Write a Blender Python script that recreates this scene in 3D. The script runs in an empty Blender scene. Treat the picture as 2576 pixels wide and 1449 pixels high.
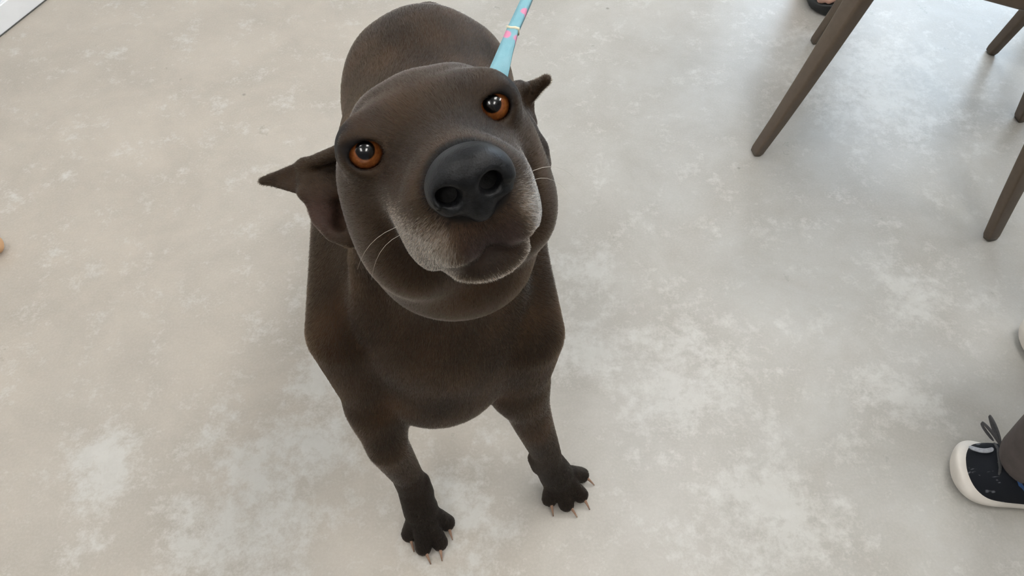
import bpy, bmesh, math, random
import numpy as np
from mathutils import Vector, Matrix

random.seed(4); rng = np.random.default_rng(7)
S = bpy.context.scene
COL = S.collection

# ------------------------------------------------------------------ camera, world, light, exposure
cam_d = bpy.data.cameras.new('camera'); cam = bpy.data.objects.new('camera', cam_d); COL.objects.link(cam)
cam_d.sensor_width = 36.0; cam_d.lens = 36.0 * 1900.0 / 2576.0
cam.location = (0, 0, 1.17); cam.rotation_euler = (math.radians(90 - 55), 0, 0)
cam_d.clip_start = 0.02
S.camera = cam
W = bpy.data.worlds.new('world'); S.world = W; W.use_nodes = True
bg = W.node_tree.nodes['Background']; bg.inputs[0].default_value = (0.93, 0.96, 1.0, 1); bg.inputs[1].default_value = 0.16
S.view_settings.view_transform = 'Standard'; S.view_settings.look = 'None'
S.view_settings.gamma = 1.0; S.view_settings.use_curve_mapping = False
S.view_settings.exposure = -0.34
TUBE_POWER = 33.0
S.cycles.max_bounces = 6; S.cycles.diffuse_bounces = 4; S.cycles.glossy_bounces = 3; S.cycles.transmission_bounces = 4

# ------------------------------------------------------------------ helpers
def link(o): COL.objects.link(o); return o

def empty(name, loc=(0, 0, 0), rz=0.0):
    o = link(bpy.data.objects.new(name, None)); o.location = loc; o.rotation_euler = (0, 0, rz); o.empty_display_size = .05
    return o

def tag(o, label=None, cat=None, group=None, kind=None):
    for k, v in (('label', label), ('category', cat), ('group', group), ('kind', kind)):
        if v: o[k] = v
    return o

def mesh_obj(name, verts, faces, mat, parent=None, smooth=True):
    me = bpy.data.meshes.new(name); me.from_pydata([tuple(v) for v in verts], [], faces); me.update()
    if smooth: me.polygons.foreach_set('use_smooth', [True] * len(me.polygons))
    if mat: me.materials.append(mat)
    o = link(bpy.data.objects.new(name, me))
    if parent: o.parent = parent
    return o

def bm_obj(name, bm, mat, parent=None, smooth=False):
    bmesh.ops.recalc_face_normals(bm, faces=bm.faces)
    me = bpy.data.meshes.new(name); bm.to_mesh(me); bm.free()
    if smooth: me.polygons.foreach_set('use_smooth', [True] * len(me.polygons))
    if mat: me.materials.append(mat)
    o = link(bpy.data.objects.new(name, me))
    if parent: o.parent = parent
    return o

def box_bm(cx, cy, cz, sx, sy, sz, bev=0.0, rot=None):
    bm = bmesh.new(); bmesh.ops.create_cube(bm, size=1.0)
    for v in bm.verts: v.co = Vector((v.co.x * sx, v.co.y * sy, v.co.z * sz))
    if bev: bmesh.ops.bevel(bm, geom=list(bm.edges), offset=bev, segments=3, affect='EDGES')
    if rot is not None: bmesh.ops.transform(bm, matrix=rot.to_4x4(), verts=bm.verts)
    bmesh.ops.translate(bm, vec=(cx, cy, cz), verts=bm.verts)
    return bm

def sweep(path, prof, closed_ends=True, up=(0, 0, 1)):
    """prof: function(i, n) -> list of (u, v) offsets; rings along path -> (verts, faces)"""
    path = [Vector(p) for p in path]; n = len(path); V = []; Fc = []; k = None
    for i, p in enumerate(path):
        t = (path[min(i + 1, n - 1)] - path[max(i - 1, 0)]).normalized()
        a = t.cross(Vector(up))
        if a.length < 1e-4: a = t.cross(Vector((1, 0, 0)))
        a.normalize(); b = a.cross(t).normalized()
        ring = prof(i, n); k = len(ring)
        V += [p + a * x + b * y for x, y in ring]
    for i in range(n - 1):
        for j in range(k):
            Fc.append((i * k + j, i * k + (j + 1) % k, (i + 1) * k + (j + 1) % k, (i + 1) * k + j))
    if closed_ends:
        Fc.append(tuple(range(k))[::-1]); Fc.append(tuple((n - 1) * k + j for j in range(k)))
    return V, Fc

def circle(r, k=10, ry=None):
    ry = r if ry is None else ry
    return [(r * math.cos(2 * math.pi * j / k), ry * math.sin(2 * math.pi * j / k)) for j in range(k)]

class NT:
    def __init__(s, name):
        s.m = bpy.data.materials.new(name); s.m.use_nodes = True; s.t = s.m.node_tree; s.n = s.t.nodes; s.l = s.t.links
        s.bsdf = s.n['Principled BSDF']; s.out = s.n['Material Output']
    def node(s, typ, **kw):
        nd = s.n.new(typ)
        for k, v in kw.items():
            if k.startswith('in_'):
                key = k[3:]; nd.inputs[int(key) if key.isdigit() else key].default_value = v
            else: setattr(nd, k, v)
        return nd
    def noise(s, vec, scale, detail=4, rough=.55, dist=0.0):
        nd = s.node('ShaderNodeTexNoise'); nd.inputs['Scale'].default_value = scale; nd.inputs['Detail'].default_value = detail
        nd.inputs['Roughness'].default_value = rough; nd.inputs['Distortion'].default_value = dist
        if vec: s.l.new(vec, nd.inputs['Vector'])
        return nd.outputs['Fac']
    def ramp(s, fac, stops):
        nd = s.node('ShaderNodeValToRGB'); e = nd.color_ramp.elements
        while len(e) < len(stops): e.new(0.5)
        for el, (p, c) in zip(e, stops):
            el.position = p; el.color = (c, c, c, 1) if not hasattr(c, '__len__') else (*c, 1)
        s.l.new(fac, nd.inputs[0]); return nd.outputs[0]
    def mix(s, fac, a, b, mode='MIX'):
        nd = s.node('ShaderNodeMix', data_type='RGBA', blend_type=mode)
        for v, i in ((fac, 0), (a, 6), (b, 7)):
            if isinstance(v, bpy.types.NodeSocket): s.l.new(v, nd.inputs[i])
            else: nd.inputs[i].default_value = v if i == 0 else ((*v, 1) if len(v) == 3 else v)
        return nd.outputs[2]
    def bump(s, h, strength, dist=.002):
        nd = s.node('ShaderNodeBump'); nd.inputs['Strength'].default_value = strength; nd.inputs['Distance'].default_value = dist
        s.l.new(h, nd.inputs['Height']); s.l.new(nd.outputs[0], s.bsdf.inputs['Normal'])
    def set(s, **kw):
        for k, v in kw.items():
            k = {'color': 'Base Color', 'rough': 'Roughness', 'metal': 'Metallic', 'spec': 'Specular IOR Level', 'coat': 'Coat Weight', 'coat_rough': 'Coat Roughness'}.get(k, k)
            if isinstance(v, bpy.types.NodeSocket): s.l.new(v, s.bsdf.inputs[k])
            else: s.bsdf.inputs[k].default_value = (*v, 1) if hasattr(v, '__len__') and len(v) == 3 else v
        return s
    def coord(s, which='Object'):
        return s.node('ShaderNodeTexCoord').outputs[which]

def simple_mat(name, color, rough=.6, var=.12, scale=60, bump=.15, **kw):
    m = NT(name); co = m.coord()
    f = m.noise(co, scale)
    c = m.mix(m.ramp(f, [(.3, 0), (.7, 1)]), tuple(x * (1 - var) for x in color), tuple(min(1, x * (1 + var)) for x in color))
    m.set(color=c, rough=rough, **kw)
    if bump: m.bump(m.noise(co, scale * 6, 3), bump, .0008)
    return m.m

# ------------------------------------------------------------------ materials
BLOOM = ((-0.415, 0.389, 0.24), (-0.317, 0.62, 0.15), (-0.333, 0.502, 0.16), (-0.086, 0.383, 0.16), (0.301, 0.636, 0.22), (0.136, 0.684, 0.14), (0.146, 0.851, 0.12), (0.754, 0.796, 0.14), (0.411, 0.383, 0.2), (-0.668, 0.461, 0.12), (0.85, 1.415, 0.35), (0.656, 0.589, 0.12))
def floor_material():
    m = NT('polished_concrete'); co = m.coord()
    big = m.noise(co, 1.1, 3, .5)
    mid = m.noise(co, 4.5, 6, .62, .4)
    fine = m.noise(co, 38, 5, .7)
    grain = m.noise(co, 240, 3, .6)
    sx = m.node('ShaderNodeSeparateXYZ'); m.l.new(co, sx.inputs[0])
    wx = m.node('ShaderNodeMath', operation='MULTIPLY_ADD'); m.l.new(big, wx.inputs[0]); wx.inputs[1].default_value = 2.2; m.l.new(sx.outputs[0], wx.inputs[2])
    tint_x = m.node('ShaderNodeMapRange', interpolation_type='SMOOTHSTEP'); m.l.new(wx.outputs[0], tint_x.inputs[0]); tint_x.inputs[1].default_value = .35; tint_x.inputs[2].default_value = 1.7
    base = m.mix(tint_x.outputs[0], (.492, .436, .366), (.478, .474, .448))       # warm tint on the left passing to neutral grey, put into the base colour
    base = m.mix(m.ramp(mid, [(.36, 0), (.66, 1)]), base, m.mix(.50, base, (.29, .26, .215)))
    # pale lime bloom in ragged patches, thickest where the slab was flooded
    spread = None
    for bx, by, br in BLOOM:
        dn = m.node('ShaderNodeVectorMath', operation='DISTANCE'); m.l.new(co, dn.inputs[0]); dn.inputs[1].default_value = (bx, by, 0)
        mr = m.node('ShaderNodeMapRange', interpolation_type='SMOOTHSTEP'); m.l.new(dn.outputs['Value'], mr.inputs[0])
        mr.inputs[1].default_value = 0; mr.inputs[2].default_value = br; mr.inputs[3].default_value = 1; mr.inputs[4].default_value = 0
        if spread is None: spread = mr.outputs[0]
        else:
            mx = m.node('ShaderNodeMath', operation='MAXIMUM'); m.l.new(spread, mx.inputs[0]); m.l.new(mr.outputs[0], mx.inputs[1]); spread = mx.outputs[0]
    warp = m.noise(co, 13, 8, .72, .1)
    fl = m.noise(co, 60, 5, .7)
    su = m.node('ShaderNodeMath', operation='MULTIPLY_ADD'); m.l.new(spread, su.inputs[0]); su.inputs[1].default_value = .20; m.l.new(warp, su.inputs[2])
    s2 = m.node('ShaderNodeMath', operation='MULTIPLY_ADD'); m.l.new(fl, s2.inputs[0]); s2.inputs[1].default_value = .46; m.l.new(su.outputs[0], s2.inputs[2])
    base = m.mix(m.ramp(s2.outputs[0], [(.78, 0), (.96, .62)]), base, (.66, .655, .62))
    base = m.mix(m.ramp(fine, [(.35, .0), (.75, .30)]), base, (.36, .335, .29))
    base = m.mix(m.ramp(grain, [(.40, .0), (.80, .22)]), base, (.62, .60, .55))
    vor = m.node('ShaderNodeTexVoronoi'); vor.inputs['Scale'].default_value = 5.5; m.l.new(co, vor.inputs['Vector'])
    speck = m.ramp(vor.outputs['Distance'], [(.0, .75), (.018, .5), (.03, 0)])
    base = m.mix(speck, base, (.17, .15, .12))
    m.set(color=base, spec=.5)
    rr = m.ramp(m.noise(co, 14, 6, .65), [(.3, .27), (.7, .34)])
    m.set(rough=rr)
    m.bump(m.noise(co, 30, 6, .6), .10, .004)
    return m.m
M_floor = floor_material()
M_wall = simple_mat('white_wall_paint', (.86, .87, .88), .7, .02, 8, .05)
M_base = simple_mat('white_gloss_trim', (.94, .945, .95), .35, .02, 20, 0)
M_ceil = simple_mat('dark_open_ceiling', (.10, .105, .11), .9, .1, 8, .1)
M_gap = simple_mat('dark_joint', (.10, .10, .09), .8, .1, 40, 0)
M_resin = simple_mat('brown_resin', (.098, .070, .047), .42, .10, 90, .12)
M_black_rub = simple_mat('black_rubber', (.012, .013, .013), .5, .2, 80, .2)
M_skin = simple_mat('skin', (.60, .36, .28), .5, .10, 70, .1)
M_lamp_frame = simple_mat('lamp_frame_white', (.8, .8, .8), .4, .02, 30, 0)

def emit_mat(name, col, strength):
    m = NT(name); m.set(color=(.8, .8, .8)); m.bsdf.inputs['Emission Color'].default_value = (*col, 1); m.bsdf.inputs['Emission Strength'].default_value = strength
    return m.m
M_tube = emit_mat('fluorescent_tube', (1.0, .975, .935), TUBE_POWER)

# ------------------------------------------------------------------ room
def structure(name, bm, mat):
    return tag(bm_obj(name, bm, mat), kind='structure')
structure('floor', box_bm(0.5, 1.5, -.05, 9, 9, .1), M_floor)
structure('ceiling', box_bm(0.5, 1.5, 3.05, 9, 9, .1), M_ceil)
wdir = Vector((.374, .927, 0)).normalized(); wnrm = Vector((.927, -.374, 0)).normalized()
w0 = Vector((-1.26, 1.5705, 0))
WR = Matrix.Rotation(math.atan2(wdir.y, wdir.x), 3, 'Z')
c = w0 + wdir * .6 - wnrm * .062
structure('wall_left', box_bm(c.x, c.y, 1.5, 7.0, .10, 3.0, 0, WR), M_wall)
c = w0 + wdir * .6 - wnrm * .0062
bb = structure('baseboard_left', box_bm(c.x, c.y, .0325, 7.0, .0115, .060, .003, WR), M_base)
c = w0 + wdir * .6 - wnrm * .0068
bm_obj('floor_joint', box_bm(c.x, c.y, .0013, 7.0, .010, .0024, 0, WR), M_gap, bb)
# far wall with a broad window that lets daylight skim the floor
WY = 4.0
def joined(boxes):
    bm = bmesh.new()
    for b in boxes:
        me = bpy.data.meshes.new('t'); b.to_mesh(me); b.free(); bm.from_mesh(me); bpy.data.meshes.remove(me)
    return bm
structure('wall_back', joined([box_bm((x0 + x1) / 2, WY, (z0 + z1) / 2, x1 - x0, .16, z1 - z0) for x0, x1, z0, z1 in
          ((-.1, 1.3, 0, 3), (3.5, 5, 0, 3), (1.3, 3.5, 0, .25), (1.3, 3.5, 2.75, 3))]), M_wall)
structure('window_1', joined([box_bm(x, WY, z, sx, .07, sz) for x, z, sx, sz in
          ((1.33, 1.5, .06, 2.5), (3.47, 1.5, .06, 2.5), (2.4, 1.5, .06, 2.5), (2.4, .28, 2.08, .06), (2.4, 2.72, 2.08, .06))]), M_base)
M_day = emit_mat('daylight_pane', (.66, .83, 1.0), 8.0)
tag(bm_obj('window_pane', box_bm(2.4, WY + .03, 1.5, 2.1, .01, 2.5), M_day), kind='structure')

# ------------------------------------------------------------------ ceiling lamps (three tubes each)
def make_lamp():
    t = empty('ceiling_light'); tag(t, 'white ceiling light of three bare tubes above the concrete floor', 'ceiling light', 'ceiling lights above the room')
    bm_obj('lamp_housing', box_bm(0, 0, -.015, .62, 1.24, .03, .004), M_lamp_frame, t)
    for x in (-.19, 0, .19):
        V, Fc = sweep([(x, -.58, -.055), (x, .58, -.055)], lambda i, n: circle(.022, 8))
        mesh_obj('tube', V, Fc, M_tube, t)
    return t
def dup(o, loc, rz=None):
    r = o.copy(); COL.objects.link(r); r.location = loc
    if rz is not None: r.rotation_euler = (0, 0, rz)
    for ch in list(o.children):
        cc = ch.copy(); COL.objects.link(cc); cc.parent = r
        for g in ch.children:
            gg = g.copy(); COL.objects.link(gg); gg.parent = cc
    return r
lamp = make_lamp(); first = True
for lx, ly in ((-.9, -1.7), (.9, -1.7), (-.9, .2), (.9, .2), (2.7, .2), (.9, 1.7), (2.7, 1.7), (1.8, 3.1)):
    if first: lamp.location = (lx, ly, 3.0); first = False
    else: dup(lamp, (lx, ly, 3.0))

# ------------------------------------------------------------------ signed-distance modelling kit
def nrm(v): v = np.asarray(v, float); return v / np.linalg.norm(v)
class Field:
    def __init__(s): s.p = []
    def add(s, fn, c, R, k=.01, op='u'): s.p.append((fn, np.asarray(c, np.float32), float(R), float(k), op))
    def ell(s, c, r, k=.02, rot=None, op='u'):
        c = np.asarray(c, np.float32); r = np.asarray(r, np.float32); R = None if rot is None else np.asarray(rot, np.float32)
        def fn(P):
            q = P - c
            if R is not None: q = q @ R.T
            a = q / r; k0 = np.sqrt((a * a).sum(1)) + 1e-9; k1 = np.sqrt(((a / r) ** 2).sum(1)) + 1e-9
            return k0 * (k0 - 1) / k1
        s.add(fn, c, r.max(), k, op)
    def cone(s, a, b, ra, rb, k=.02, op='u'):
        a = np.asarray(a, np.float32); b = np.asarray(b, np.float32); d = b - a; dd = float(d @ d) + 1e-12
        def fn(P):
            q = P - a; t = np.clip(q @ d / dd, 0, 1)
            return np.sqrt(((q - t[:, None] * d) ** 2).sum(1)) - (ra + (rb - ra) * t)
        s.add(fn, (a + b) / 2, math.sqrt(dd) / 2 + max(ra, rb), k, op)
    def chain(s, pts, rad, k=.02, op='u'):
        G = [np.asarray(p, np.float32) for p in pts]
        def fn(P):
            best = None
            for i in range(len(G) - 1):
                d = G[i + 1] - G[i]; q = P - G[i]; t = np.clip(q @ d / (float(d @ d) + 1e-12), 0, 1); t = t
                e = np.sqrt(((q - t[:, None] * d) ** 2).sum(1)) - (rad[i] + (rad[i + 1] - rad[i]) * t)
                best = e if best is None else np.minimum(best, e)
            return best
        cc = sum(G) / len(G); s.add(fn, cc, max(np.linalg.norm(g - cc) + r for g, r in zip(G, rad)), k, op)
    def torus(s, c, axis, R, r, k=.004, op='u'):
        c = np.asarray(c, np.float32); ax = nrm(axis).astype(np.float32)
        def fn(P):
            q = P - c; h = q @ ax; w = np.sqrt(np.maximum((q * q).sum(1) - h * h, 0)) - R
            return np.sqrt(w * w + h * h) - r
        s.add(fn, c, R + r, k, op)
    def tri(s, a, b, c_, th, k=.005, op='u'):
        a, b, c_ = (np.asarray(x, np.float32) for x in (a, b, c_)); n = np.cross(b - a, c_ - a); n2 = float(n @ n)
        def fn(P):
            best = None; inside = np.ones(len(P), bool)
            for u, v in ((a, b), (b, c_), (c_, a)):
                e = v - u; q = P - u; t = np.clip(q @ e / float(e @ e), 0, 1); dd = ((q - t[:, None] * e) ** 2).sum(1)
                best = dd if best is None else np.minimum(best, dd); inside &= (q @ np.cross(n, e)) >= 0
            pl = ((P - a) @ n) ** 2 / n2
            return np.sqrt(np.where(inside, pl, best)) - th
        cc = (a + b + c_) / 3; s.add(fn, cc, max(np.linalg.norm(x - cc) for x in (a, b, c_)) + th, k, op)
    def ev(s, P, prims=None):
        d = np.full(len(P), .2, np.float32)
        for fn, c, R, k, op in (s.p if prims is None else prims):
            e = fn(P).astype(np.float32)
            if op == 's': e = -e; h = np.clip(.5 - .5 * (d - e) / k, 0, 1); d = d + (e - d) * h + k * h * (1 - h)
            else: h = np.clip(.5 + .5 * (d - e) / k, 0, 1); d = d + (e - d) * h - k * h * (1 - h)
        return d

def polygonise(F, X, Y, Z, B=8):
    """surface nets on a rectilinear grid; only blocks near the surface are evaluated"""
    def pad(A):
        n = (-(len(A) - 1)) % B; st = A[-1] - A[-2]
        return np.concatenate([A, A[-1] + st * np.arange(1, n + 1)]).astype(np.float32)
    X, Y, Z = pad(X), pad(Y), pad(Z); nx, ny, nz = len(X), len(Y), len(Z)
    D = np.full((nx, ny, nz), 1.0, np.float32)
    done = np.zeros(((nx - 1) // B, (ny - 1) // B, (nz - 1) // B), bool)
    for i in range(done.shape[0]):
        xs = X[i * B:i * B + B + 1]
        for j in range(done.shape[1]):
            ys = Y[j * B:j * B + B + 1]
            for k in range(done.shape[2]):
                zs = Z[k * B:k * B + B + 1]
                cc = np.array([(xs[0] + xs[-1]) / 2, (ys[0] + ys[-1]) / 2, (zs[0] + zs[-1]) / 2], np.float32)
                hr = .5 * math.sqrt((xs[-1] - xs[0]) ** 2 + (ys[-1] - ys[0]) ** 2 + (zs[-1] - zs[0]) ** 2)
                act = [p for p in F.p if np.linalg.norm(p[1] - cc) - p[2] - hr < p[3] + .012]
                if not any(p[4] == 'u' for p in act): continue
                v = F.ev(cc[None], act)[0]
                if abs(v) > hr * 1.6 + .02:
                    D[i * B:i * B + B + 1, j * B:j * B + B + 1, k * B:k * B + B + 1] = v; continue
                G = np.stack(np.meshgrid(xs, ys, zs, indexing='ij'), -1).reshape(-1, 3)
                D[i * B:i * B + B + 1, j * B:j * B + B + 1, k * B:k * B + B + 1] = F.ev(G, act).reshape(B + 1, B + 1, B + 1)
    ins = D < 0
    cnt = np.zeros((nx - 1, ny - 1, nz - 1), np.uint8)
    for a in (0, 1):
        for b in (0, 1):
            for c in (0, 1): cnt += ins[a:nx - 1 + a, b:ny - 1 + b, c:nz - 1 + c]
    I = np.argwhere((cnt > 0) & (cnt < 8)); n = len(I)
    idx = np.full(cnt.shape, -1, np.int32); idx[I[:, 0], I[:, 1], I[:, 2]] = np.arange(n)
    acc = np.zeros((n, 3)); w = np.zeros(n)
    cor = [(a, b, c) for a in (0, 1) for b in (0, 1) for c in (0, 1)]
    val = {q: D[I[:, 0] + q[0], I[:, 1] + q[1], I[:, 2] + q[2]] for q in cor}
    pos = {q: np.stack([X[I[:, 0] + q[0]], Y[I[:, 1] + q[1]], Z[I[:, 2] + q[2]]], 1) for q in cor}
    for q in cor:
        for ax in range(3):
            if q[ax] == 0:
                q2 = tuple(1 if t == ax else q[t] for t in range(3))
                va, vb = val[q], val[q2]; m = (va < 0) != (vb < 0)
                t = np.where(m, va / np.where(m, va - vb, 1), 0)[:, None]
                acc += np.where(m[:, None], pos[q] + t * (pos[q2] - pos[q]), 0); w += m
    V = acc / w[:, None]
    faces = []
    for ax in range(3):
        o1, o2 = (ax + 1) % 3, (ax + 2) % 3
        sl = [slice(1, -1)] * 3; sl[ax] = slice(0, -1)
        s2 = [slice(1, -1)] * 3; s2[ax] = slice(1, None)
        A, Bv = ins[tuple(sl)], ins[tuple(s2)]
        E = np.argwhere(A != Bv); fl = A[E[:, 0], E[:, 1], E[:, 2]]
        off = np.array([1, 1, 1]); off[ax] = 0; E = E + off
        def cell(d1, d2):
            q = E.copy(); q[:, o1] -= d1; q[:, o2] -= d2; return idx[q[:, 0], q[:, 1], q[:, 2]]
        Q = np.stack([cell(0, 0), cell(1, 0), cell(1, 1), cell(0, 1)], 1)
        Q[~fl] = Q[~fl][:, ::-1]; faces.append(Q)
    return V, np.concatenate(faces)

def np_mesh(name, V, Q, mat, parent=None):
    me = bpy.data.meshes.new(name); me.vertices.add(len(V)); me.vertices.foreach_set('co', V.astype(np.float32).ravel())
    me.loops.add(Q.size); me.loops.foreach_set('vertex_index', Q.astype(np.int32).ravel())
    me.polygons.add(len(Q)); me.polygons.foreach_set('loop_start', np.arange(0, Q.size, Q.shape[1], dtype=np.int32))
    me.update(calc_edges=True); me.validate()
    me.polygons.foreach_set('use_smooth', np.ones(len(me.polygons), bool))
    if mat: me.materials.append(mat)
    o = link(bpy.data.objects.new(name, me))
    if parent: o.parent = parent
    return o

def relax(V, Q, it=2, lam=.5):
    e = np.concatenate([Q[:, [0, 1]], Q[:, [1, 2]], Q[:, [2, 3]], Q[:, [3, 0]]]); n = len(V)
    deg = np.bincount(e[:, 0], minlength=n) + np.bincount(e[:, 1], minlength=n)
    for i in range(it):
        A = np.stack([np.bincount(e[:, 0], V[e[:, 1], a], n) + np.bincount(e[:, 1], V[e[:, 0], a], n) for a in range(3)], 1) / np.maximum(deg, 1)[:, None]
        V = V + lam * (A - V)
    return V

def axis(segs):
    """segs: [(start, end, step), ...] -> one increasing coordinate list"""
    out = []
    for a, b, s in segs:
        n = max(1, int(round((b - a) / s))); out.append(np.linspace(a, b, n, endpoint=False))
    out.append([segs[-1][1]]); return np.concatenate(out).astype(np.float32)

# ------------------------------------------------------------------ the dog
HE = np.array([-.0513, .3581, .8348])                     # between the eyes
HR = np.array([.9116, .3909, .1274]); HM = np.array([.2961, -.8392, .4562]); HU = np.array([-.2852, .3782, .8807])
HMAT = np.array([HR, HM, HU])
def H(a, b, c): return HE + a * HR + b * HM + c * HU
CAMP = np.array([0, 0, 1.17])
dog = empty('dog', (-.03, .40, 0))
tag(dog, 'dark brown short-haired dog with grey muzzle looking up at the camera', 'dog')
DOG_INV = Matrix.Translation(-Vector(dog.location))

F = Field()
# trunk
F.ell((-.088, .505, .475), (.114, .115, .135), .05)
F.ell((-.074, .452, .415), (.084, .062, .115), .05)
F.ell((-.100, .438, .338), (.066, .050, .062), .045)
F.ell((-.090, .555, .535), (.108, .11, .080), .05)
F.ell((-.098, .62, .480), (.114, .17, .125), .05)
F.ell((-.112, .73, .478), (.102, .16, .105), .05)
F.ell((-.118, .83, .468), (.105, .115, .108), .05)
# shoulders and upper arms
for (p0, p1, p2) in (((-.166, .525, .545), (-.184, .446, .45), (-.168, .428, .30)), ((-.018, .535, .540), (.014, .455, .43), (.006, .452, .305))):
    F.chain([p0, p1, p2], [.048, .046, .036], .013)
# thighs and hind legs
for s, hx, fx in ((-1, -.180, -.185), (1, -.052, -.035)):
    F.ell((hx, .84, .40), (.054, .095, .125), .04)
    F.chain([(hx, .80, .32), (fx, .845, .22), (fx, .90, .145), (fx, .872, .055)], [.055, .036, .022, .024], .02)
    for tx, ty in ((-.030, .815), (-.010, .797), (.011, .797), (.031, .815)):
        F.chain([(fx + tx * .4, .860, .045), (fx + tx * .9, ty + .025, .036), (fx + tx, ty, .0145)], [.022, .0145, .0130], .004)
F.chain([(-.118, .93, .50), (-.12, .99, .42), (-.122, 1.01, .30), (-.124, 1.03, .20)], [.030, .024, .017, .008], .02)
# neck
F.cone((-.058, .425, .735), (-.085, .555, .560), .068, .090, .05)
F.cone((-.054, .424, .700), (-.074, .480, .53), .054, .078, .03)
F.ell((-.048, .376, .690), (.067, .055, .066), .016)
for (q0, q1, q2) in (((-.118, .405, .700), (-.138, .425, .61), (-.150, .430, .50)), ((.018, .425, .70), (.006, .455, .62), (-.004, .452, .51))):
    F.chain([q0, q1, q2], [.010, .014, .012], .022)                       # loose skin folds at the sides of the neck
# fore legs
LL = [(-.168, .420, .31), (-.163, .397, .245), (-.151, .401, .140), (-.1455, .396, .100), (-.137, .378, .055)]
F.chain(LL, [.036, .0275, .0215, .0225, .0260], .02)
RL = [(.010, .449, .31), (.028, .438, .23), (.0475, .436, .140), (.053, .434, .100), (.0675, .432, .055)]
F.chain(RL, [.034, .0265, .0215, .0225, .0260], .02)
TOES = [((-.137, .378, .052), [(-.1560, .3530), (-.1335, .3330), (-.1095, .3400), (-.1000, .3700)]),
        ((.0675, .432, .052), [(.0590, .4080), (.0845, .4000), (.1070, .4140), (.1100, .4460)])]
for (b, ts) in TOES:
    b = np.array(b); mid = np.array([*np.mean(ts, axis=0), 0]); pc = b * .68 + mid * .32; pc[2] = .036
    F.ell(pc, (.024, .024, .016), .012)
    for (tx, ty) in ts:
        t = np.array([tx, ty, .0135]); kn = b * .42 + t * .58; kn[2] = .0345
        F.chain([b + (t - b) * .15, kn, t], [.0185, .0132, .0125], .0025)
F.cone((-.131, .402, .105), (-.1235, .396, .080), .010, .006, .01)      # dew claw pads
F.cone((.034, .433, .115), (.0365, .428, .090), .010, .006, .01)
# skull
F.ell(H(.003, -.048, -.022), (.048, .072, .044), .02, HMAT)
F.ell(H(0, -.052, -.055), (.066, .064, .055), .03, HMAT)
F.ell(H(-.001, -.030, -.003), (.033, .042, .023), .028, HMAT)                   # forehead
for s in (-1, 1):
    F.ell(H(s * .027 + .003, -.042, .0005), (.022, .042, .0205), .010, HMAT)
    F.ell(H(s * .035, -.006, .011), (.017, .014, .010), .020, HMAT)          # brow
    F.ell(H(s * .046, -.034, -.045), (.024, .044, .044), .022, HMAT)         # cheek
    F.ell(H(s * .040, -.045, -.090), (.030, .048, .035), .03, HMAT)
    F.cone(H(s * .034, -.010, -.026), H(s * .024, .055, -.028), .017, .017, .014)
# muzzle
F.cone(H(0, -.005, -.016), H(0, .070, -.013), .031, .0245, .022)
F.ell(H(0, .070, -.020), (.033, .027, .026), .012, HMAT)
for s in (-1, 1):
    F.ell(H(s * .0165, .066, -.038), (.0200, .031, .0225), .008, HMAT)
    F.ell(H(s * .027, .034, -.050), (.0175, .036, .024), .012, HMAT)
F.cone(H(0, -.03, -.075), H(0, .060, -.0625), .036, .0160, .012)
F.ell(H(0, .054, -.0665), (.028, .031, .0135), .008, HMAT)
# mouth line and philtrum
ml = [(0, .094, -.0510), (.010, .092, -.0530), (.020, .083, -.0580), (.029, .066, -.0655), (.0345, .044, -.0735), (.038, .024, -.079)]
for s in (-1, 1):
    pts = [H(s * a, b + .002, c) for a, b, c in ml]
    F.chain(pts, [.0026, .0032, .0036, .0038, .0036, .0016], .004, 's')
F.chain([H(0, .100, -.024), H(0, .0985, -.036), H(0, .096, -.051)], [.0022, .0022, .0022], .003, 's')
# eye sockets and lids
EYES = []
for s in (-1, 1):
    e = H(s * .0436, -.006, .0012 if s < 0 else -.0012); g = nrm(CAMP - e); EYES.append((e, g))
    gx = nrm(np.cross(HU, g)); gx = gx * (1 if gx @ HR > 0 else -1); gu = nrm(np.cross(gx, g)); gu = gu * (1 if gu @ HU > 0 else -1)
    GM = np.array([gx, g, gu])
    F.ell(e - g * .001, (.0188, .0188, .0188), .010)
    F.torus(e + g * .0088 - gu * .0006, g, .0124, .0036, .004)
    F.ell(e + gu * .0098 + g * .0118 - gx * s * .001, (.0132, .0056, .0044), .003, GM)     # heavy upper lid
    F.ell(e - gx * s * .0150 - gu * .003 + g * .0065, (.006, .004, .004), .005, GM)
    F.ell(e, (.0145, .0145, .0145), .002, op='s')
    F.ell(e + g * .0135 - gu * .0031, (.0111, .013, .0089), .002, GM, 's')
    F.ell(e + g * .0120 - gu * .0042 - gx * s * .0095, (.0052, .006, .0028), .002, GM, 's')  # inner corner
# ears
A = np.array([-.124, .403, .772]); T = np.array([-.1983, .4137, .7272]); Cn = np.array([-.158, .3900, .7385]); Dn = np.array([-.124, .385, .7360])
M1 = np.array([-.160, .411, .748]); Bk = np.array([-.118, .420, .745])
F.tri(A, M1, Bk, .0035, .006); F.tri(M1, T, Cn, .0022, .006); F.tri(M1, Cn, Bk, .0035, .006); F.tri(Cn, Dn, Bk, .004, .006)
F.chain([A, M1, T], [.005, .0028, .0014], .006)
F.chain([Cn + np.array([.003, 0, 0]), (-.148, .376, .726), (-.137, .364, .721), (-.122, .354, .724)], [.0055, .0060, .0055, .004], .004)
F.cone((-.140, .385, .722), (-.118, .372, .726), .009, .014, .012)
F.ell((-.129, .374, .740), (.009, .014, .020), .006, op='s')
eA = H(.064, -.058, -.014); eB = H(.068, -.056, -.054); eF = H(.091, -.085, -.026); eT = H(.100, -.066, -.018); eC = H(.082, -.075, -.048)
F.cone(H(.052, -.062, -.020), H(.062, -.062, -.046), .016, .018, .014)
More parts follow.
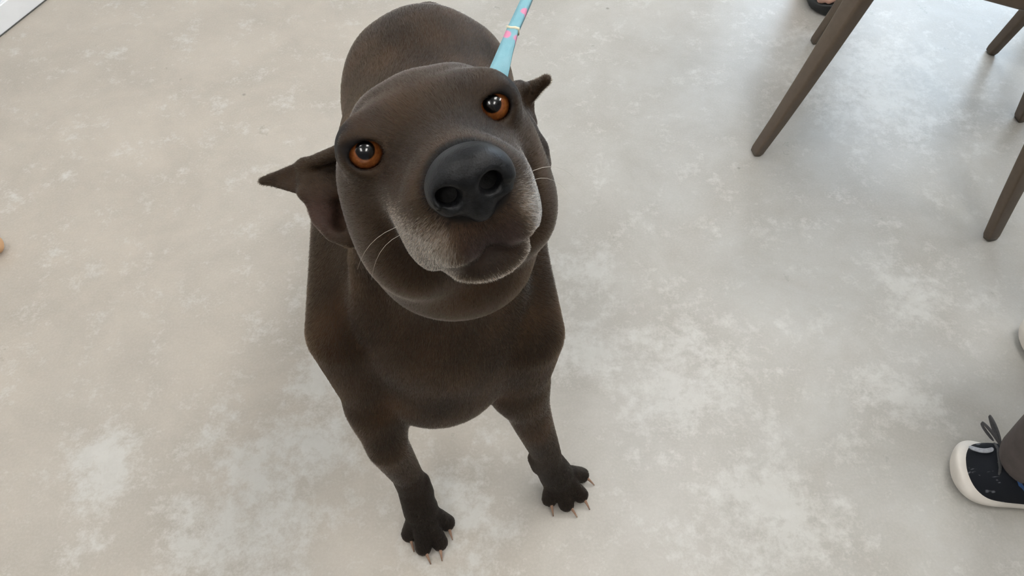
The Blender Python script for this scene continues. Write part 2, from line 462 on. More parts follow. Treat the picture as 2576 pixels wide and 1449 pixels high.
F.tri(eA, eF, eC, .003, .006); F.tri(eA, eC, eB, .0035, .006)
F.chain([eA, H(.080, -.072, -.017), eF], [.007, .005, .004], .005)
F.tri(eF, eT, H(.088, -.074, -.030), .0026, .004); F.chain([eF, eT], [.0045, .0036], .004)
F.cone(H(.074, -.050, -.060), H(.076, -.060, -.075), .008, .008, .010)

X = axis([(-.265, -.225, .005), (-.225, .060, .0019), (.060, .150, .0026)])
Yg = axis([(.215, .475, .0019), (.475, .60, .0035), (.60, 1.06, .0065)])
Zg = axis([(-.004, .06, .0024), (.06, .62, .0042), (.62, .92, .0019)])
V, Q = polygonise(F, X, Yg, Zg)
V = relax(V, Q, 2, .4)
V[:, 2] = np.maximum(V[:, 2], .0005)
DOGV, DOGQ = V, Q

def smoothstep(a, b, x): t = np.clip((x - a) / (b - a), 0, 1); return t * t * (3 - 2 * t)
def coat_colour(P, pick=None):
    """albedo of the coat at world points: brown, black towards the paws, grey hair on the muzzle"""
    h = (P - HE) @ HMAT.T; a, b, c = h[:, 0], h[:, 1], h[:, 2]
    col = np.tile(np.array([.029, .0180, .0100]), (len(P), 1))
    n = sum(np.sin(P @ np.array(f) + p) for f, p in (((47, 21, 33), .3), ((-29, 52, 18), 1.7), ((15, -38, 61), 2.9), ((83, 47, -70), .8), ((-60, 95, 41), 4.1))) / 5
    col = col * (1 + .50 * n[:, None]) * (1 + np.clip(n[:, None], 0, 1) * np.array([.15, .05, -.03]))
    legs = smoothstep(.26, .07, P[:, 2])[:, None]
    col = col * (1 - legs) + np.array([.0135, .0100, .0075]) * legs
    near = ((np.abs(a) < .2) & (b > -.20))[:, None]
    # paler greying on the lips and chin
    w = smoothstep(.016, .029, np.abs(a)) * smoothstep(.024, .042, b) * smoothstep(-.012, -.034, c) * smoothstep(-.082, -.066, c)
    chin = smoothstep(.030, .052, b) * 1.2 * np.exp(-((c + .0735) / .0045) ** 2)
    w = np.clip(w * .9 + chin, 0, 1)[:, None] * near
    w = w * .4 if pick is None else (pick[:, None] < w * .85)
    col = col * (1 - w) + np.array([.50, .46, .41]) * w
    brow_shade = np.exp(-(((np.abs(a) - .030) / .013) ** 2 + ((b + .004) / .02) ** 2 + ((c - .019) / .010) ** 2))[:, None] * .8 * near  # shade of the dimples above the eyes, painted into the coat
    col = col * (1 - brow_shade) + np.array([.022, .016, .013]) * brow_shade
    lip = (np.exp(-((c + .045) / .013) ** 2) * smoothstep(.022, .012, np.abs(a)) * smoothstep(.05, .075, b))[:, None] * near
    col = col * (1 - .8 * lip) + np.array([.040, .028, .027]) * .8 * lip
    for e, g in EYES:
        r = np.linalg.norm(P - e - HU * .002, axis=1); k = (smoothstep(.0200, .0178, r))[:, None]
        col = col * (1 - k) + np.array([.007, .006, .006]) * k
    nb = smoothstep(1.25, .95, np.linalg.norm((h - np.array([0, .090, -.005])) / np.array([.024, .020, .022]), axis=1))[:, None]
    col = col * (1 - nb) + np.array([.005, .005, .005]) * nb
    ear = np.exp(-((P - np.array([-.145, .375, .728])) ** 2).sum(1) / .016 ** 2)[:, None]
    col = col * (1 - .6 * ear) + np.array([.085, .050, .045]) * .6 * ear
    return col

def coat_mat():
    m = NT('dog_coat'); at = m.node('ShaderNodeAttribute', attribute_name='coat'); co = m.coord()
    f = m.noise(co, 55, 5, .6); g = m.noise(co, 9, 3, .5)
    c = m.mix(m.ramp(f, [(.3, .0), (.72, .6)]), at.outputs['Color'], m.mix(1.0, at.outputs['Color'], (.45, .45, .45), 'MULTIPLY'))
    c = m.mix(m.ramp(g, [(.35, .0), (.7, .6)]), c, m.mix(1.0, c, (1.5, 1.2, .95), 'MULTIPLY'))
    m.set(color=c, rough=.6, spec=.15)
    m.bump(m.noise(co, 420, 3, .6), .25, .0012)
    return m.m
M_coat = coat_mat()
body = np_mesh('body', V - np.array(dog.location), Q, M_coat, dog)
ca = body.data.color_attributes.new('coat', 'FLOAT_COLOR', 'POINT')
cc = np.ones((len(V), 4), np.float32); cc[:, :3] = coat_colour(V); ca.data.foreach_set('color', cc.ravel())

# nose pad
M_nose = NT('nose_leather'); _co = M_nose.coord()
M_nose.set(color=M_nose.mix(M_nose.ramp(M_nose.noise(_co, 300, 2), [(.4, 0), (.6, 1)]), (.0045, .0046, .005), (.009, .0095, .0105)), rough=.45, spec=.20)
_v = M_nose.node('ShaderNodeTexVoronoi'); _v.inputs['Scale'].default_value = 900; M_nose.l.new(_co, _v.inputs['Vector']); M_nose.bump(_v.outputs['Distance'], .2, .0005); M_nose = M_nose.m
N = Field()
N.ell(H(0, .0880, -.003), (.0225, .0160, .0165), .008, HMAT)
N.ell(H(0, .0975, .001), (.0170, .0100, .0110), .010, HMAT)
N.ell(H(0, .094, -.018), (.0100, .0090, .0110), .008, HMAT)
for s in (-1, 1):
    N.ell(H(s * .0155, .092, -.009), (.0090, .0120, .0105), .008, HMAT)
    N.chain([H(s * .0112 - .0030, .112, -.0065), H(s * .0122 - .0030, .086, -.005)], [.0064, .0058], .004, 's')
    N.chain([H(s * .0125 - .002, .108, -.010), H(s * .0190, .103, -.0140), H(s * .0245, .096, -.0150)], [.0040, .0030, .0018], .003, 's')
N.chain([H(0, .110, -.012), H(0, .106, -.031)], [.0010, .0010], .002, 's')
nc = H(0, .092, -.004)
g1 = lambda i: np.arange(nc[i] - .032, nc[i] + .032, .0008).astype(np.float32)
nv, nq = polygonise(N, g1(0), g1(1), g1(2)); nv = relax(nv, nq, 1, .4)
np_mesh('nose', nv - np.array(dog.location), nq, M_nose, dog)

# eyes
def eye_mat():
    m = NT('dog_eye'); co = m.coord()
    sp = m.node('ShaderNodeSeparateXYZ'); m.l.new(co, sp.inputs[0])
    cx = m.node('ShaderNodeCombineXYZ'); m.l.new(sp.outputs[0], cx.inputs[0]); m.l.new(sp.outputs[1], cx.inputs[1])
    ln = m.node('ShaderNodeVectorMath', operation='LENGTH'); m.l.new(cx.outputs[0], ln.inputs[0])
    d = m.node('ShaderNodeMath', operation='DIVIDE'); m.l.new(ln.outputs['Value'], d.inputs[0]); d.inputs[1].default_value = .0140
    fib = m.noise(co, 500, 4, .6)
    iris = m.mix(m.ramp(fib, [(.3, 0), (.7, 1)]), (.165, .046, .012), (.28, .092, .022))
    ring = m.ramp(d.outputs[0], [(.34, (0, 0, 0)), (.40, (.02, .03, .05)), (.47, (1, 1, 1)), (.70, (1, 1, 1)), (.82, (.25, .22, .2)), (.90, (.12, .10, .10))])
    c = m.mix(1.0, iris, ring, 'MULTIPLY')
    m.set(color=c, rough=.25, spec=.5, coat=1.0, coat_rough=.015)
    return m.m
M_eye = eye_mat()
for e, g in EYES:
    bm = bmesh.new(); bmesh.ops.create_uvsphere(bm, u_segments=48, v_segments=32, radius=.0141)
    for v in bm.verts:                                        # cornea bulge towards local +z
        if v.co.z > 0:
            r = math.hypot(v.co.x, v.co.y); v.co.z += .0010 * max(0, 1 - (r / .0105) ** 2)
    o = bm_obj('eye', bm, M_eye, dog, True)
    o.matrix_local = DOG_INV @ Matrix.Translation(Vector(e)) @ Vector(g).to_track_quat('Z', 'Y').to_matrix().to_4x4()

# claws
M_claw = simple_mat('claw_horn', (.30, .185, .125), .4, .2, 200, .1)
def claw(base, tip):
    b = Vector(base); t = Vector(tip); mid = b * .5 + t * .5 + Vector((0, 0, .0035))
    pts = [(b * (1 - s) ** 2 + mid * 2 * s * (1 - s) + t * s * s) for s in (0, .25, .5, .75, 1)]
    V_, F_ = sweep([p - dog.location for p in pts], lambda i, n: circle(.0031 * (1 - .70 * i / (n - 1)), 8))
    mesh_obj('claw', V_, F_, M_claw, dog)
CL = [[(-.1490, .3303), (-.1230, .3130), (-.1055, .3170), (-.0915, .3485)], [(.0630, .3905), (.1000, .3840), (.1175, .4000), (.1240, .4380)]]
for (b, ts), cl in zip(TOES, CL):
    for (tx, ty), (cx_, cy_) in zip(ts, cl):
        d = Vector((cx_ - tx, cy_ - ty, 0)).normalized(); s0 = Vector((tx, ty, .0155)) + d * .0075
        claw(s0, Vector((tx, ty, .0015)) + d * .0245)
claw((-.1245, .397, .083), (-.1195, .391, .070)); claw((.0365, .428, .094), (.039, .424, .082))

# short coat: fine hairs lying back from the nose, down the neck and legs, along the back
def hair_mat():
    m = NT('dog_hair'); m.n.remove(m.bsdf)
    h = m.node('ShaderNodeBsdfHairPrincipled'); h.parametrization = 'COLOR'
    at = m.node('ShaderNodeAttribute', attribute_name='coat'); m.l.new(at.outputs['Color'], h.inputs['Color'])
    h.inputs['IOR'].default_value = 1.30; h.inputs['Roughness'].default_value = .42; h.inputs['Radial Roughness'].default_value = .55; h.inputs['Random Roughness'].default_value = .2
    m.l.new(h.outputs[0], m.out.inputs['Surface']); return m.m
M_hair = hair_mat()

def grow(name, n_head, n_body):
    P4 = DOGV[DOGQ]                                            # quads x 4 x 3
    d1 = P4[:, 2] - P4[:, 0]; d2 = P4[:, 3] - P4[:, 1]; fn = np.cross(d1, d2); ar = np.linalg.norm(fn, axis=1) / 2
    fn = fn / (2 * ar[:, None] + 1e-12); ce = P4.mean(1)
    h = (ce - HE) @ HMAT.T
    bare = np.zeros(len(ce), bool)
    for e, g in EYES: bare |= np.linalg.norm(ce - e - HU * .0022, axis=1) < .0186
    bare |= (np.linalg.norm((h - np.array([0, .092, -.006])) / np.array([.024, .016, .022]), axis=1) < 1.0)
    for s in (-1, 1):
        for a, b, c in ml: bare |= np.linalg.norm(h - np.array([s * a, b, c]), axis=1) < .0035
    bare |= ce[:, 2] < .006
    head = np.linalg.norm(ce - (HE + np.array([0, .02, -.03])), axis=1) < .20
    wt = np.where(bare, 0, ar)
    f1 = np.where(head, wt, 0); f2 = np.where(head, 0, wt)
    I = np.concatenate([rng.choice(len(ce), n_head, p=f1 / f1.sum()), rng.choice(len(ce), n_body, p=f2 / f2.sum())])
    u = rng.random((len(I), 1)); v = rng.random((len(I), 1)); q = P4[I]
    R = (q[:, 0] * (1 - u) + q[:, 1] * u) * (1 - v) + (q[:, 3] * (1 - u) + q[:, 2] * u) * v
    # smooth normals by bilinear vertex normals
    vn = np.zeros_like(DOGV)
    for k in range(4): np.add.at(vn, DOGQ[:, k], fn * ar[:, None])
    vn /= np.linalg.norm(vn, axis=1)[:, None] + 1e-12
    n4 = vn[DOGQ[I]]; Nn = (n4[:, 0] * (1 - u) + n4[:, 1] * u) * (1 - v) + (n4[:, 3] * (1 - u) + n4[:, 2] * u) * v
    Nn /= np.linalg.norm(Nn, axis=1)[:, None] + 1e-12
    hh = (R - HE) @ HMAT.T
    dn = R - H(0, .115, .000); dn /= np.linalg.norm(dn, axis=1)[:, None]
    wb = smoothstep(.12, .26, np.linalg.norm(R - HE, axis=1))[:, None]
    down = np.array([0, .15, -1.0]); back = np.array([0, 1.0, -.30])
    wd = smoothstep(.60, .46, R[:, 1])[:, None]; wl = smoothstep(.30, .20, R[:, 2])[:, None]
    db = back * (1 - wd) + down * wd; db = db * (1 - wl) + np.array([0, -.05, -1.0]) * wl
    wp = smoothstep(.075, .035, R[:, 2])[:, None]; pw = np.where(R[:, :1] < -.03, np.array([.25, -1.0, -.45]), np.array([.55, -1.0, -.45])); db = db * (1 - wp) + pw * wp
    D = dn * (1 - wb) + db * wb
    cow = np.sin(R * np.array([31, 27, 23]) + np.array([.4, 1.3, 2.1]))[:, [1, 2, 0]] * .22
    D = D + cow + rng.normal(0, .11, D.shape)
    D -= (D * Nn).sum(1)[:, None] * Nn; D /= np.linalg.norm(D, axis=1)[:, None] + 1e-9
    L = np.where(wb[:, 0] < .3, .0058, .0078) * rng.uniform(.7, 1.25, len(R))
    ear_d = np.minimum(np.linalg.norm(R - np.array([-.160, .400, .742]), axis=1), np.linalg.norm(R - eC, axis=1)); L *= np.where(ear_d < .045, .5, np.where(ear_d < .072, .4 + .6 * smoothstep(.055, .072, ear_d), 1))
    L *= np.where(hh[:, 1] > .03, .8, 1) * (1 - .5 * smoothstep(.26, .06, R[:, 2]))
    for e, g in EYES: L *= .35 + .65 * smoothstep(.018, .032, np.linalg.norm(R - e, axis=1))
    lift = rng.uniform(.10, .32, len(R))
    pts = np.empty((len(R), 4, 3), np.float32)
    for k, t in enumerate((0, .34, .68, 1.0)):
        pts[:, k] = R - Nn * .0002 + L[:, None] * (D * t + Nn * (lift * (t - .55 * t * t))[:, None])
    pts -= np.array(dog.location)
    hc = bpy.data.hair_curves.new(name); hc.add_curves([4] * len(R))
    hc.attributes['position'].data.foreach_set('vector', pts.ravel())
    rad = np.tile(np.array([.000068, .000062, .00005, .00002], np.float32), len(R)) * np.repeat(np.where(wb[:, 0] < .5, 1.0, 1.7), 4).astype(np.float32)
    ra = hc.attributes.get('radius') or hc.attributes.new('radius', 'FLOAT', 'POINT'); ra.data.foreach_set('value', rad)
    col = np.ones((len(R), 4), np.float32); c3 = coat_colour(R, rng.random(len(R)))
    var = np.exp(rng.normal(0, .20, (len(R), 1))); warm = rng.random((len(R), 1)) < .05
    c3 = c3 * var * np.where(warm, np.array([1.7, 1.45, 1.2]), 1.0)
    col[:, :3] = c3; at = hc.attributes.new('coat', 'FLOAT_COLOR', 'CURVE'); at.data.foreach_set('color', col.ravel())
    hc.materials.append(M_hair)
    o = link(bpy.data.objects.new(name, hc)); o.parent = dog; o['kind'] = 'stuff'
    return o
grow('fur', 360000, 380000)

# whiskers
M_whisk = simple_mat('whisker_hair', (.55, .52, .47), .4, .05, 50, 0)
def whisker(p, q, r_):
    p = np.array(p); q = np.array(q); r_ = np.array(r_)
    pts = [p * (1 - t) ** 2 + q * 2 * t * (1 - t) + r_ * t * t for t in np.linspace(0, 1, 9)]
    V_, F_ = sweep([Vector(x) - dog.location for x in pts], lambda i, n: circle(.00020 * (1 - .75 * i / (n - 1)), 5))
    mesh_obj('whisker', V_, F_, M_whisk, dog)
for (b0, c0, ln, dr) in ((.050, -.034, .050, -.030), (.046, -.041, .044, -.036)):
    for sd in (-1, 1):
        whisker(H(sd * .033, b0, c0), H(sd * (.036 + ln * .5), b0 - .010, c0 + .004), H(sd * (.036 + ln * .85), b0 - .036, c0 + dr))

# ------------------------------------------------------------------ leash
def leash_mat():
    m = NT('leash_webbing'); co = m.coord()
    v = m.node('ShaderNodeTexVoronoi'); v.inputs['Scale'].default_value = 45; m.l.new(co, v.inputs['Vector'])
    spots = m.ramp(v.outputs['Distance'], [(.16, 1), (.22, 0)])
    c = m.mix(m.ramp(m.noise(co, 30), [(.4, 0), (.6, 1)]), (.17, .37, .44), (.22, .43, .50))
    c = m.mix(spots, c, (.66, .24, .38)); m.set(color=c, rough=.7)
    m.bump(m.noise(co, 900, 2), .4, .0005); return m.m
leash = empty('leash', (-.02, .50, .70)); tag(leash, 'light blue webbing leash with pink marks rising from behind the dog head', 'leash')
Lp = [(-.010, .531, .703), (-.012, .530, .720), (-.0132, .529, .7347), (-.006, .556, .741), (.0008, .580, .746), (.0136, .620, .7496), (.06, .78, .775), (.16, 1.10, .835), (.30, 1.50, .90)]
Wd = [.020, .020, .0185, .0130, .0098, .0092, .009, .009, .009]; Td = [.004, .004, .0045, .0055, .006, .006, .006, .006, .006]
def ribbon(path, wid, thk):
    def prof(i, n):
        w, t = wid[i] / 2, thk[i] / 2; return [(-w, -t), (-w * .3, -t * 1.1), (w * .4, -t * .9), (w, -t), (w * 1.05, t), (w * .35, t * 1.2), (-w * .3, t * .9), (-w, t)]
    return sweep(path, prof)
V_, F_ = ribbon([Vector(p) - leash.location for p in Lp], Wd, Td)
mesh_obj('strap', V_, F_, leash_mat(), leash)
M_stitch = simple_mat('cream_stitching', (.72, .66, .48), .7, .1, 200, .2)
p4 = Vector(Lp[4]); dv = (Vector(Lp[5]) - p4).normalized()
V_, F_ = ribbon([p4 - dv * .0011 - leash.location, p4 + dv * .0011 - leash.location], [.0118] * 2, [.0075] * 2)
sb_ = mesh_obj('stitch_band', V_, F_, M_stitch, leash); sb_['label'] = 'cream stitched band round the webbing'
M_steel = NT('clip_steel').set(color=(.55, .55, .54), rough=.3, metal=1.0).m
V_, F_ = sweep([Vector(p) - leash.location for p in ((-.0085, .5345, .690), (-.009, .533, .698), (-.010, .531, .706))], lambda i, n: circle(.0035 if i != 1 else .0045, 10))
mesh_obj('clip', V_, F_, M_steel, leash)

# ------------------------------------------------------------------ chairs
def rrect(w, d, k=3, rad=.3):
    """rounded rectangle ring, w x d"""
    r = min(w, d) * rad; out = []
    for cx, cy, a0 in ((w / 2 - r, d / 2 - r, 0), (-w / 2 + r, d / 2 - r, 90), (-w / 2 + r, -d / 2 + r, 180), (w / 2 - r, -d / 2 + r, 270)):
        for j in range(k + 1):
            a = math.radians(a0 + 90 * j / k); out.append((cx + r * math.cos(a), cy + r * math.sin(a)))
    return out
def chair(name, label, feet, tops, back):
    """feet/tops: four corners in order round the seat; back: the two corner indices that carry the backrest"""
    c = sum((Vector((x, y, 0)) for x, y in feet), Vector()) / 4
    t = empty(name, (c.x, c.y, 0)); tag(t, label, 'chair', 'brown resin chairs at the right of the room'); zs = .448
    loc = lambda x, y, z: Vector((x - c.x, y - c.y, z))
    ct = sum((Vector((x, y, 0)) for x, y in tops), Vector()) / 4
    for (fx, fy), (tx, ty) in zip(feet, tops):
        pts = [loc(fx + (tx - fx) * (k ** .9), fy + (ty - fy) * (k ** .9), zs * k + .001 * (1 - k)) for k in (0, .02, .2, .4, .6, .8, 1)]
        def prof(i, n):
            k = (0, .02, .2, .4, .6, .8, 1)[i]; w = .026 + .019 * k
            if i == 0: w -= .004
            return rrect(w, w * .74, 3, .20)
        V_, F_ = sweep(pts, prof, True, (ct - Vector((fx, fy, 0))).normalized()); mesh_obj('leg', V_, F_, M_resin, t)
    Tv = [Vector((x, y, 0)) for x, y in tops]
    ex = [v + (v - ct).normalized() * .045 for v in Tv]
    for i in range(4):                                                     # aprons
        a, b = ex[i], ex[(i + 1) % 4]
        V_, F_ = sweep([loc(a.x, a.y, zs + .018), loc(b.x, b.y, zs + .018)], lambda i_, n: rrect(.026, .052, 3, .25)); mesh_obj('apron', V_, F_, M_resin, t)
    # seat: a dished panel with an edge lip
    n = 10; vs = []; fs = []
    for z0 in (0, -.012):
        for i in range(n + 1):
            for j in range(n + 1):
                u, v = i / n, j / n; p = (ex[0] * (1 - u) + ex[1] * u) * (1 - v) + (ex[3] * (1 - u) + ex[2] * u) * v
                dish = -.014 * (16 * u * (1 - u) * v * (1 - v)) ** .7
                vs.append(loc(p.x, p.y, zs + .048 + dish + z0))
    m = (n + 1) ** 2
    for i in range(n):
        for j in range(n):
            a = i * (n + 1) + j; fs.append((a, a + 1, a + n + 2, a + n + 1)); fs.append((m + a, m + a + n + 1, m + a + n + 2, m + a + 1))
    rim = [i for i in range(n)] + [i * (n + 1) + n for i in range(n)] + [n * (n + 1) + n - i for i in range(n)] + [(n - i) * (n + 1) for i in range(n)]
    for q in range(len(rim)):
        a, b = rim[q], rim[(q + 1) % len(rim)]; fs.append((a, a + m, b + m, b))
    mesh_obj('seat', vs, fs, M_resin, t)
    pa, pb = ex[back[0]], ex[back[1]]; out = (((pa + pb) / 2) - ct).normalized()
    for p in (pa, pb):
        pts = [loc(p.x, p.y, zs + .02), loc(*(p + out * .02).xy, zs + .16), loc(*(p + out * .07).xy, zs + .38)]
        V_, F_ = sweep(pts, lambda i, n_: rrect(.045 - .006 * i, .032, 3, .3), True, out); mesh_obj('back_post', V_, F_, M_resin, t)
    for z, o_ in ((zs + .365, .068), (zs + .12, .016)):
        pts = [loc(*((pa * (1 - k) + pb * k) + out * (o_ + .03 * 4 * k * (1 - k))).xy, z) for k in np.linspace(0, 1, 9)]
        V_, F_ = sweep(pts, lambda i, n_: rrect(.022, .055, 3, .3)); mesh_obj('back_rail', V_, F_, M_resin, t)
    for k in np.linspace(.14, .86, 6):
        cv = .03 * 4 * k * (1 - k); q = pa * (1 - k) + pb * k
        V_, F_ = sweep([loc(*(q + out * (.016 + cv)).xy, zs + .12), loc(*(q + out * (.068 + cv)).xy, zs + .365)], lambda i, n_: rrect(.030, .012, 2, .3), True, out); mesh_obj('back_slat', V_, F_, M_resin, t)
    return t
chair('resin_chair', 'brown resin chair with splayed tapering legs nearest the dog, seat edge at the top right',
      [(.5257, 1.1746), (.742, 1.555), (1.138, 1.280), (.947, .9387)], [(.632, 1.190), (.812, 1.500), (1.075, 1.300), (.930, 1.030)], (1, 2))
chair('resin_chair', 'brown resin chair behind, only one leg in view beneath the nearer seat',
      [(1.156, 1.514), (1.46, 1.82), (1.76, 1.51), (1.46, 1.21)], [(1.245, 1.512), (1.46, 1.74), (1.68, 1.51), (1.46, 1.29)], (1, 2))

# ------------------------------------------------------------------ people (only their feet come into the picture)
def loft(rings, closed=True):
    V_ = [p for r in rings for p in r]; k = len(rings[0]); F_ = []
    for i in range(len(rings) - 1):
        for j in range(k): F_.append((i * k + j, i * k + (j + 1) % k, (i + 1) * k + (j + 1) % k, (i + 1) * k + j))
    if closed: F_.append(tuple(range(k))[::-1]); F_.append(tuple((len(rings) - 1) * k + j for j in range(k)))
    return V_, F_
SOLE = [(0, .004), (.006, .020), (.03, .034), (.08, .036), (.14, .038), (.19, .047), (.225, .050), (.25, .046), (.268, .034), (.277, .018), (.280, .003)]
M_sole = simple_mat('white_foam_sole', (.76, .71, .64), .55, .06, 30, .1)
def knit_mat():
    m = NT('black_knit'); co = m.coord(); mp = m.node('ShaderNodeMapping'); mp.inputs['Scale'].default_value = (.45, 1.6, .6); m.l.new(co, mp.inputs[0])
    st = m.ramp(m.noise(mp.outputs[0], 95, 2, .5, .4), [(.66, 0), (.72, .7)])
    m.set(color=m.mix(st, (.010, .012, .016), (.16, .17, .19)), rough=.8, spec=.2); m.bump(m.noise(co, 700, 2), .4, .0006); return m.m
M_knit = knit_mat()
M_lace = simple_mat('grey_lace', (.06, .06, .062), .8, .2, 300, .3)
M_print = simple_mat('pale_grey_print', (.32, .33, .36), .7, .2, 200, .1)
def sneaker(parent, toe, ang):
    t = empty('sneaker'); t.parent = parent
    t.matrix_local = parent.matrix_world.inverted() @ Matrix.Translation(Vector((*toe, 0))) @ Matrix.Rotation(ang, 4, 'Z') @ Matrix.Diagonal((.74, 1, 1, 1)) @ Matrix.Translation(Vector((-.28, 0, 0)))
    k = 20
    def ring(s_, w, z0, z1, bul):
        out = []
        for j in range(k):
            a = 2 * math.pi * j / k; c_, s2 = math.cos(a), math.sin(a)
            cx = math.copysign(abs(c_) ** .55, c_); cz = math.copysign(abs(s2) ** .75, s2)
            out.append(Vector((s_, (w + bul * (1 - abs(cz))) * cx, (z0 + z1) / 2 + (z1 - z0) / 2 * cz)))
        return out
    hs = {0: .045, .280: .040}
    rings = []
    for s_, w in SOLE:
        hh = .036 + .010 * max(0, (.08 - s_) / .08) + .006 * max(0, (s_ - .2) / .08)
        lift = .010 * max(0, (s_ - .2) / .08) ** 2
        edge = min(1, w / .02); rings.append(ring(s_, w, .001 + lift + .010 * (1 - edge), hh - .010 * (1 - edge), .005 * edge))
    V_, F_ = loft(rings); mesh_obj('sole', V_, F_, M_sole, t).modifiers.new('smooth', 'SUBSURF').render_levels = 2
    up = [(.010, .020, .085), (.03, .030, .095), (.08, .033, .090), (.12, .040, .092), (.15, .043, .090), (.18, .047, .086), (.21, .0485, .078), (.235, .044, .066), (.252, .034, .052), (.262, .016, .042)]
    rings = []
    for s_, w, h_ in up:
        out = []
        for j in range(k):
            a = 2 * math.pi * j / k; c_, s2 = math.cos(a), math.sin(a)
            out.append(Vector((s_, w * math.copysign(abs(c_) ** .7, c_) * (1 - .22 * max(0, s2)), .030 + (h_ - .030) * max(0, s2) ** .9 - .006 * max(0, -s2))))
        rings.append(out)
    V_, F_ = loft(rings); mesh_obj('upper', V_, F_, M_knit, t).modifiers.new('smooth', 'SUBSURF').render_levels = 2
    # padded collar round the ankle
    V_, F_ = sweep([(.130, -.046, .088), (.175, -.040, .090), (.196, -.012, .094), (.197, .014, .094), (.175, .040, .090), (.130, .046, .088), (.075, .040, .098), (.040, .022, .104), (.032, 0, .106), (.040, -.022, .104), (.075, -.040, .098), (.130, -.046, .088)], lambda i, n: circle(.009, 8)); mesh_obj('collar', V_, F_, M_knit, t)
    for y0, y1, x0 in ((-.034, .028, .200), (-.034, .028, .218)):
        V_, F_ = sweep([(x0 - .006, y0, .060), (x0, y0 * .5, .076), (x0 + .003, 0, .080), (x0, y1 * .5, .076), (x0 - .006, y1, .060)], lambda i, n: circle(.0035, 6, .002)); mesh_obj('lace', V_, F_, M_lace, t)
    for dx, dy in ((.022, -.004), (.004, .012)):                               # the bow's two loops
        V_, F_ = sweep([(.214, -.020, .080), (.226 + dx * .6, -.036 - dy * .5, .094), (.238 + dx, -.056 - dy, .092), (.232 + dx, -.050 - dy, .085), (.216 + dx * .4, -.026, .078)], lambda i, n: circle(.0032, 6)); mesh_obj('lace', V_, F_, M_lace, t).modifiers.new('smooth', 'SUBSURF').render_levels = 2
    V_, F_ = sweep([(.258, -.026, .048), (.250, -.016, .060), (.236, -.012, .070), (.226, -.016, .076)], lambda i, n: rrect(.008, .003, 2, .3)); o = mesh_obj('toe_tab', V_, F_, M_print, t); o.modifiers.new('smooth', 'SUBSURF').render_levels = 2; o['label'] = 'pale grey tab at the toe'
    return t
def field_part(name, F_, lo, hi, st, mat, parent, it=2):
    v, q = polygonise(F_, *[np.arange(a, b, st).astype(np.float32) for a, b in zip(lo, hi)])
    v = relax(v, q, it, .4); return np_mesh(name, v - np.array(parent.location), q, mat, parent)
M_trouser = simple_mat('grey_brown_trousers', (.075, .060, .055), .85, .15, 60, .3)
M_sock = simple_mat('blue_sock', (.03, .10, .28), .8, .2, 120, .3)
M_shirt = simple_mat('dark_shirt', (.05, .055, .07), .85, .1, 60, .2)
pB = empty('person', (.95, .50, 0)); tag(pB, 'person at the right edge, grey-brown trouser leg over a black sneaker with white sole', 'person')
bpy.context.view_layer.update()
sneaker(pB, (.6993, .4590), math.pi - .26)
sneaker(pB, (.9020, .6900), math.pi - .05)
for (x, y) in ((.786, .434), (.985, .680)):
    V_, F_ = sweep([Vector((x + .01, y - .004, .045)) - pB.location, Vector((x + .004, y - .004, .085)) - pB.location, Vector((x, y, .17)) - pB.location], lambda i, n: circle(.037, 18)); mesh_obj('sock', V_, F_, M_sock, pB)
T_ = Field()
for hem, knee, hip in (((.779, .440, .105), (.765, .470, .47), (1.12, .52, .42)), ((.985, .690, .105), (.960, .730, .48), (1.18, .66, .42))):
    T_.chain([hem, ((hem[0] + knee[0]) / 2 + .012, (hem[1] + knee[1]) / 2, .30), knee], [.046, .060, .070], .01)
    T_.chain([knee, hip], [.076, .100], .03)
T_.ell((1.16, .59, .44), (.13, .18, .13), .04)
field_part('trousers', T_, (.62, .30, .04), (1.34, .86, .66), .0075, M_trouser, pB)
T_ = Field(); T_.chain([(1.16, .59, .48), (1.10, .58, .68), (1.04, .58, .88)], [.135, .150, .12], .03); T_.ell((1.05, .58, .86), (.11, .20, .10), .06)
field_part('shirt', T_, (.84, .33, .34), (1.34, .84, 1.02), .012, M_shirt, pB)

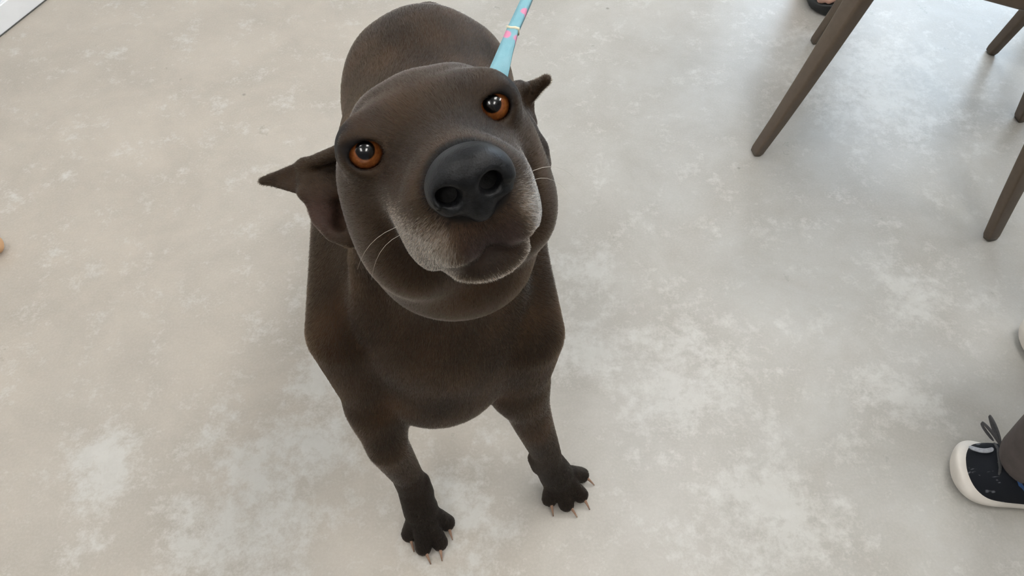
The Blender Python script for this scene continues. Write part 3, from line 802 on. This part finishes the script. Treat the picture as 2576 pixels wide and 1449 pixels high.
pA = empty('person', (.83, 1.78, 0)); tag(pA, 'person behind the nearest chair leg in black open sandals, a pink toe showing', 'person')
bpy.context.view_layer.update()
def sandal_foot(toe, ang):
    t = empty('sandal'); t.parent = pA
    t.matrix_local = Matrix.Translation(-pA.location) @ Matrix.Translation(Vector((*toe, 0))) @ Matrix.Rotation(ang, 4, 'Z') @ Matrix.Translation(Vector((-.28, 0, 0)))
    k = 16
    rings = []
    for s_, w in SOLE:
        rings.append([Vector((s_, (w + .004) * math.copysign(abs(math.cos(2 * math.pi * j / k)) ** .6, math.cos(2 * math.pi * j / k)), .016 + .0145 * math.copysign(abs(math.sin(2 * math.pi * j / k)) ** .7, math.sin(2 * math.pi * j / k)))) for j in range(k)])
    V_, F_ = loft(rings); mesh_obj('sole', V_, F_, M_black_rub, t)
    V_, F_ = sweep([(.165, -.050, .028), (.175, -.040, .062), (.180, 0, .080), (.175, .040, .062), (.165, .050, .028)], lambda i, n: rrect(.004, .034, 2, .3), True, (1, 0, 0)); mesh_obj('strap', V_, F_, M_black_rub, t)
    R_ = Matrix.Translation(Vector((*toe, 0))) @ Matrix.Rotation(ang, 4, 'Z') @ Matrix.Translation(Vector((-.28, 0, 0)))
    f = lambda x, y, z: tuple(R_ @ Vector((x, y, z)))
    G = Field()
    G.chain([f(.035, 0, .060), f(.10, 0, .062), f(.19, 0, .048)], [.031, .032, .022], .02)
    for y, x1, r_ in ((-.028, .262, .0125), (-.009, .268, .0095), (.007, .262, .009), (.021, .253, .0085), (.034, .240, .008)):
        G.chain([f(.17, y * .8, .048), f(x1 - .03, y, .042), f(x1, y, .038)], [.016, r_ * 1.05, r_], .006)
    G.chain([f(.05, 0, .07), f(.045, 0, .16), f(.04, 0, .33), f(.06, 0, .50)], [.034, .036, .055, .058], .03)
    return G
for toe, ang in (((.800, 1.655), -math.pi / 2 - .10), ((1.02, 1.90), -math.pi / 2 + .1)):
    G = sandal_foot(toe, ang)
    cc = np.array([toe[0], toe[1] + .18])
    field_part('foot', G, (cc[0] - .16, cc[1] - .26, .02), (cc[0] + .16, cc[1] + .18, .57), .0055, M_skin, pA)
T_ = Field()
for x, y in ((.83, 1.88), (1.02, 2.10)): T_.chain([(x, y, .42), (x + .0, y + .0, .60), (.925 + (x - .925) * .9, 1.98, .86)], [.080, .085, .105], .03)
T_.ell((.925, 1.98, .92), (.19, .13, .13), .05)
field_part('shorts', T_, (.64, 1.70, .32), (1.22, 2.28, 1.10), .012, M_shirt, pA)

# ------------------------------------------------------------------ small things on the floor
M_tan = simple_mat('tan_surface', (.56, .33, .17), .6, .1, 60, .2)
bm = bmesh.new(); bmesh.ops.create_uvsphere(bm, u_segments=24, v_segments=16, radius=.022)
for v in bm.verts: v.co.z *= 1.0 + .06 * math.cos(4 * math.atan2(v.co.y, v.co.x))
bl = bm_obj('tan_object', bm, M_tan, None, True); bl.location = (-1.0075, .905, .0222)  # unidentified tan rounded shape, modelled as a small sphere
tag(bl, 'small tan rounded object on the concrete, half cut by the left edge of the picture', 'object')
